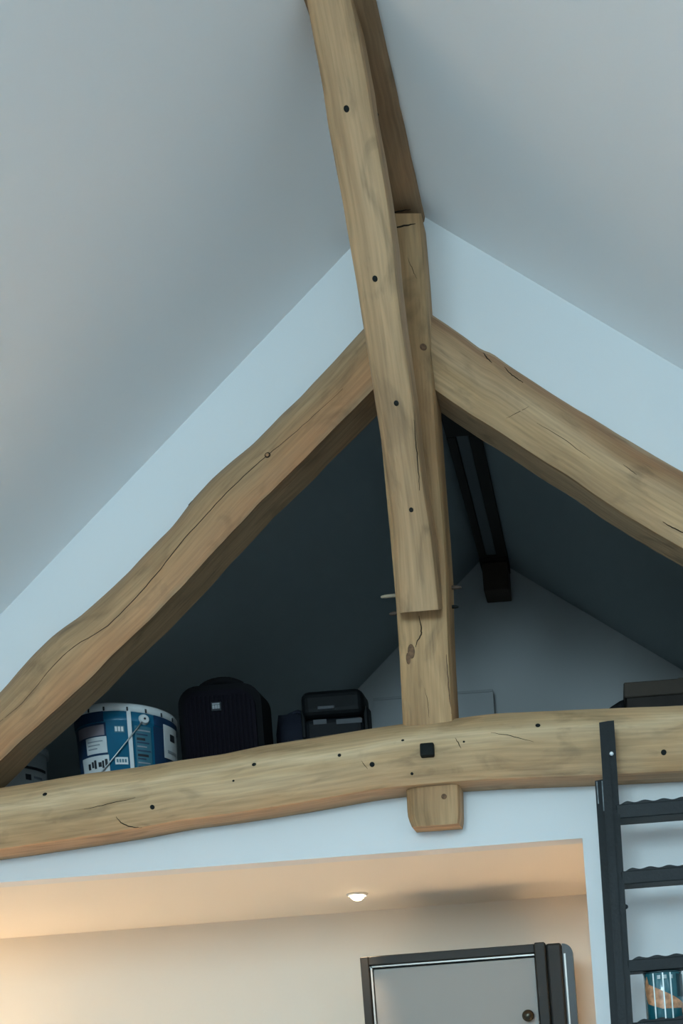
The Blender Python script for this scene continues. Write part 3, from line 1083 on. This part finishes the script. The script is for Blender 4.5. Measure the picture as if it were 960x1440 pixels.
def bar(name, a0, a1, b0, b1, off, thick, m, parent, ext_floor=True):
    """flat bar between left edge a0-a1 and right edge b0-b1 on the ladder plane, run down to the floor"""
    L0, L1, R0, R1 = LP(*a0, off), LP(*a1, off), LP(*b0, off), LP(*b1, off)
    if ext_floor:
        w = R1 - L1
        dl = (L1 - L0) * 0.5 + (R1 - R0) * 0.5
        tt = (L1.z - 0.002) / -dl.z
        L1, R1 = L1 + dl * tt, R1 + dl * tt
    poly = [L0, R0, R1, L1]
    return prism(name, poly, ln * thick, m, parent)


lad = thing('loft_ladder', 'dark grey steel ladder with serrated treads leading up to the loft', 'ladder', (0.25, 2.45, 0))
st = bar('stringer', (842, 1016), (870, 1440), (853.5, 1014), (881, 1440), 0.0, .055, M_steel, lad)
bar('stringer_flange', (853.5, 1014), (881, 1440), (863, 1013), (889.5, 1440), 0.008, .040, M_steel, st)
dx = LP(1090, 1300).x - LP(872, 1300).x
for o in (st,):
    c = o.copy()
    COL.objects.link(c)
    c.parent = lad
    c.location.x += dx
    for ch in list(o.children):
        d = ch.copy()
        COL.objects.link(d)
        d.parent = c
tubeB = bar('rear_rail', (836, 1098), (859, 1440), (847.5, 1096), (870, 1440), 0.062, .03, M_steel, lad)
e0, e1 = LP(836, 1098, .061), LP(847.5, 1096, .061)
prism('worn_edge', [LP(838, 1099, .0605), LP(839.6, 1099, .0605), LP(842, 1130, .0605), LP(840.3, 1130, .0605)], ln * .002, M_galv, tubeB)
prism('worn_edge', [LP(845.4, 1098, .0605), LP(847, 1098, .0605), LP(849.5, 1140, .0605), LP(848, 1140, .0605)], ln * .002, M_galv, tubeB)
b1 = LP(863 - 1.5, 1059, -.001)
for p, m, r, nm in [((859.5, 1060), mat('white_rivet', (.75, .77, .78), .4), .0058, 'rivet')]:
    c = LP(*p, 0.004)
    bm = bmesh.new()
    bmesh.ops.create_uvsphere(bm, u_segments=12, v_segments=8, radius=r)
    bmesh.ops.translate(bm, vec=c, verts=bm.verts)
    bm_obj(nm, bm, m, st, True)
c = LP(881, 1275, .02)
bm = bmesh.new()
bmesh.ops.create_uvsphere(bm, u_segments=12, v_segments=8, radius=.0075)
for v in bm.verts:
    v.co.x *= 1.3
bmesh.ops.translate(bm, vec=c - Vector((.006, 0, 0)), verts=bm.verts)
bm_obj('stop_knob', bm, M_ink, st, True)

XT0 = LP(864, 1140).x + .001


def tread(px, py_top, py_bot):
    A, B = LP(px, py_top), LP(px, py_bot)
    x0, x1 = A.x, A.x + dx - .055
    y0 = A.y + .004
    h = A.z - B.z
    t = box('tread', x0, x1, y0, y0 + .085, B.z, A.z, M_steel, lad, .002, 1)
    # scalloped grip edge standing on the tread
    n = 64
    v, f = [], []
    for i in range(n):
        u = i / (n - 1)
        x = x0 + .004 + (x1 - x0 - .008) * u
        zz = A.z + .006 + 0.0024 * math.sin(u * (x1 - x0) / .052 * 2 * math.pi - 1.2) + min(0, -.008 + u * (x1 - x0) * .3)
        v += [(x, y0 + .002, A.z - .002), (x, y0 + .002, zz), (x, y0 + .014, zz), (x, y0 + .014, A.z - .002)]
    for i in range(n - 1):
        b, c = i * 4, i * 4 + 4
        for j in range(4):
            f.append([b + j, b + (j + 1) % 4, c + (j + 1) % 4, c + j])
    f += [[0, 1, 2, 3], [n * 4 - 4, n * 4 - 3, n * 4 - 2, n * 4 - 1]]
    new_obj('serrated_edge', v, f, M_steel, t)
    return A.z, y0


tread(866, 1131, 1150)
tread(873, 1225, 1243)
tread(882, 1350, 1367)
zt4, yt4 = tread(889, 1438, 1454)
zz = zt4 - .25
while zz > .2:
    yy = lp0.y + (lp0.z - zz) * -0.16
    x0 = XT0 + .03 * 0 + LP(889, 1438).x - XT0
    box('tread', x0, x0 + dx - .055, yy, yy + .085, zz - .035, zz, M_steel, lad, .002, 1)
    zz -= .25


# ------------------------------------------------------------------ tin standing on the ladder tread
def tin():
    R = .0505
    cy = yt4 + .055
    cx = at(933, 1400, cy).x
    z0 = zt4 + .0005
    H = .128
    t = thing('printed_tin', 'glossy teal tin with an orange picture standing on the ladder tread', 'tin', (cx, cy, z0))
    mt = mat('teal_tin_print', (0.012, 0.10, 0.125), 0.18, coat=.6)
    mo = mat('orange_picture_print', (0.46, 0.22, 0.11), 0.22, var=.45, vscale=70, coat=.6)
    ms = mat('painted_glint', (0.75, 0.82, 0.80), 0.25)
    md = mat('dark_teal_print', (0.006, 0.035, 0.045), 0.25)
    lathe('body', [(R - .002, z0), (R, z0 + .003), (R, z0 + H - .003), (R - .002, z0 + H)], cx, cy, mt, t, 48)
    lathe('lid', [(R - .004, z0 + H - .004), (R + .001, z0 + H - .003), (R + .001, z0 + H + .001), (R - .006, z0 + H + .002)], cx, cy, md, t, 48)
    rf = lambda z: R
    # flame-shaped picture that wraps round the tin
    n = 26
    top = lambda u: .104 - .070 * u ** 1.1 if u > .08 else .090 + .35 * u
    bot = lambda u: .085 - .65 * u if u < .08 else max(.030, .050 - .05 * u) + .0 * u
    v, f = [], []
    for i in range(n):
        u = i / (n - 1)
        a = math.radians(-68 + 150 * u)
        for zv in (bot(u) if u < .85 else .012 + .0, top(u)):
            for o in (.0006, .0016):
                v.append((cx + (R + o) * math.sin(a), cy - (R + o) * math.cos(a), z0 + zv))
    for i in range(n - 1):
        b, c = i * 4, i * 4 + 4
        f += [[b, c, c + 2, b + 2], [b + 1, b + 3, c + 3, c + 1], [b + 2, c + 2, c + 3, b + 3], [b, b + 1, c + 1, c]]
    f += [[0, 2, 3, 1], [n * 4 - 4, n * 4 - 3, n * 4 - 1, n * 4 - 2]]
    new_obj('picture', v, f, mo, t)
    wrap('dark_panel', cx, cy, rf, 42, 80, z0 + .06, z0 + .120, md, t, .0006)
    for a in (-31, -3.5, 18):  # bright reflections painted on the tin as pale upright lines
        wrap('painted_glint', cx, cy, rf, a, a + 3.6, z0 + .004, z0 + H - .004, ms, t, .0022, 3)
    for q in range(3):
        wrap('pale_print', cx, cy, rf, -18 + q * 18, -9 + q * 18, z0 + .108, z0 + .118, mat('pale_print', (.35, .42, .43), .4), t, .001, 3)


tin()
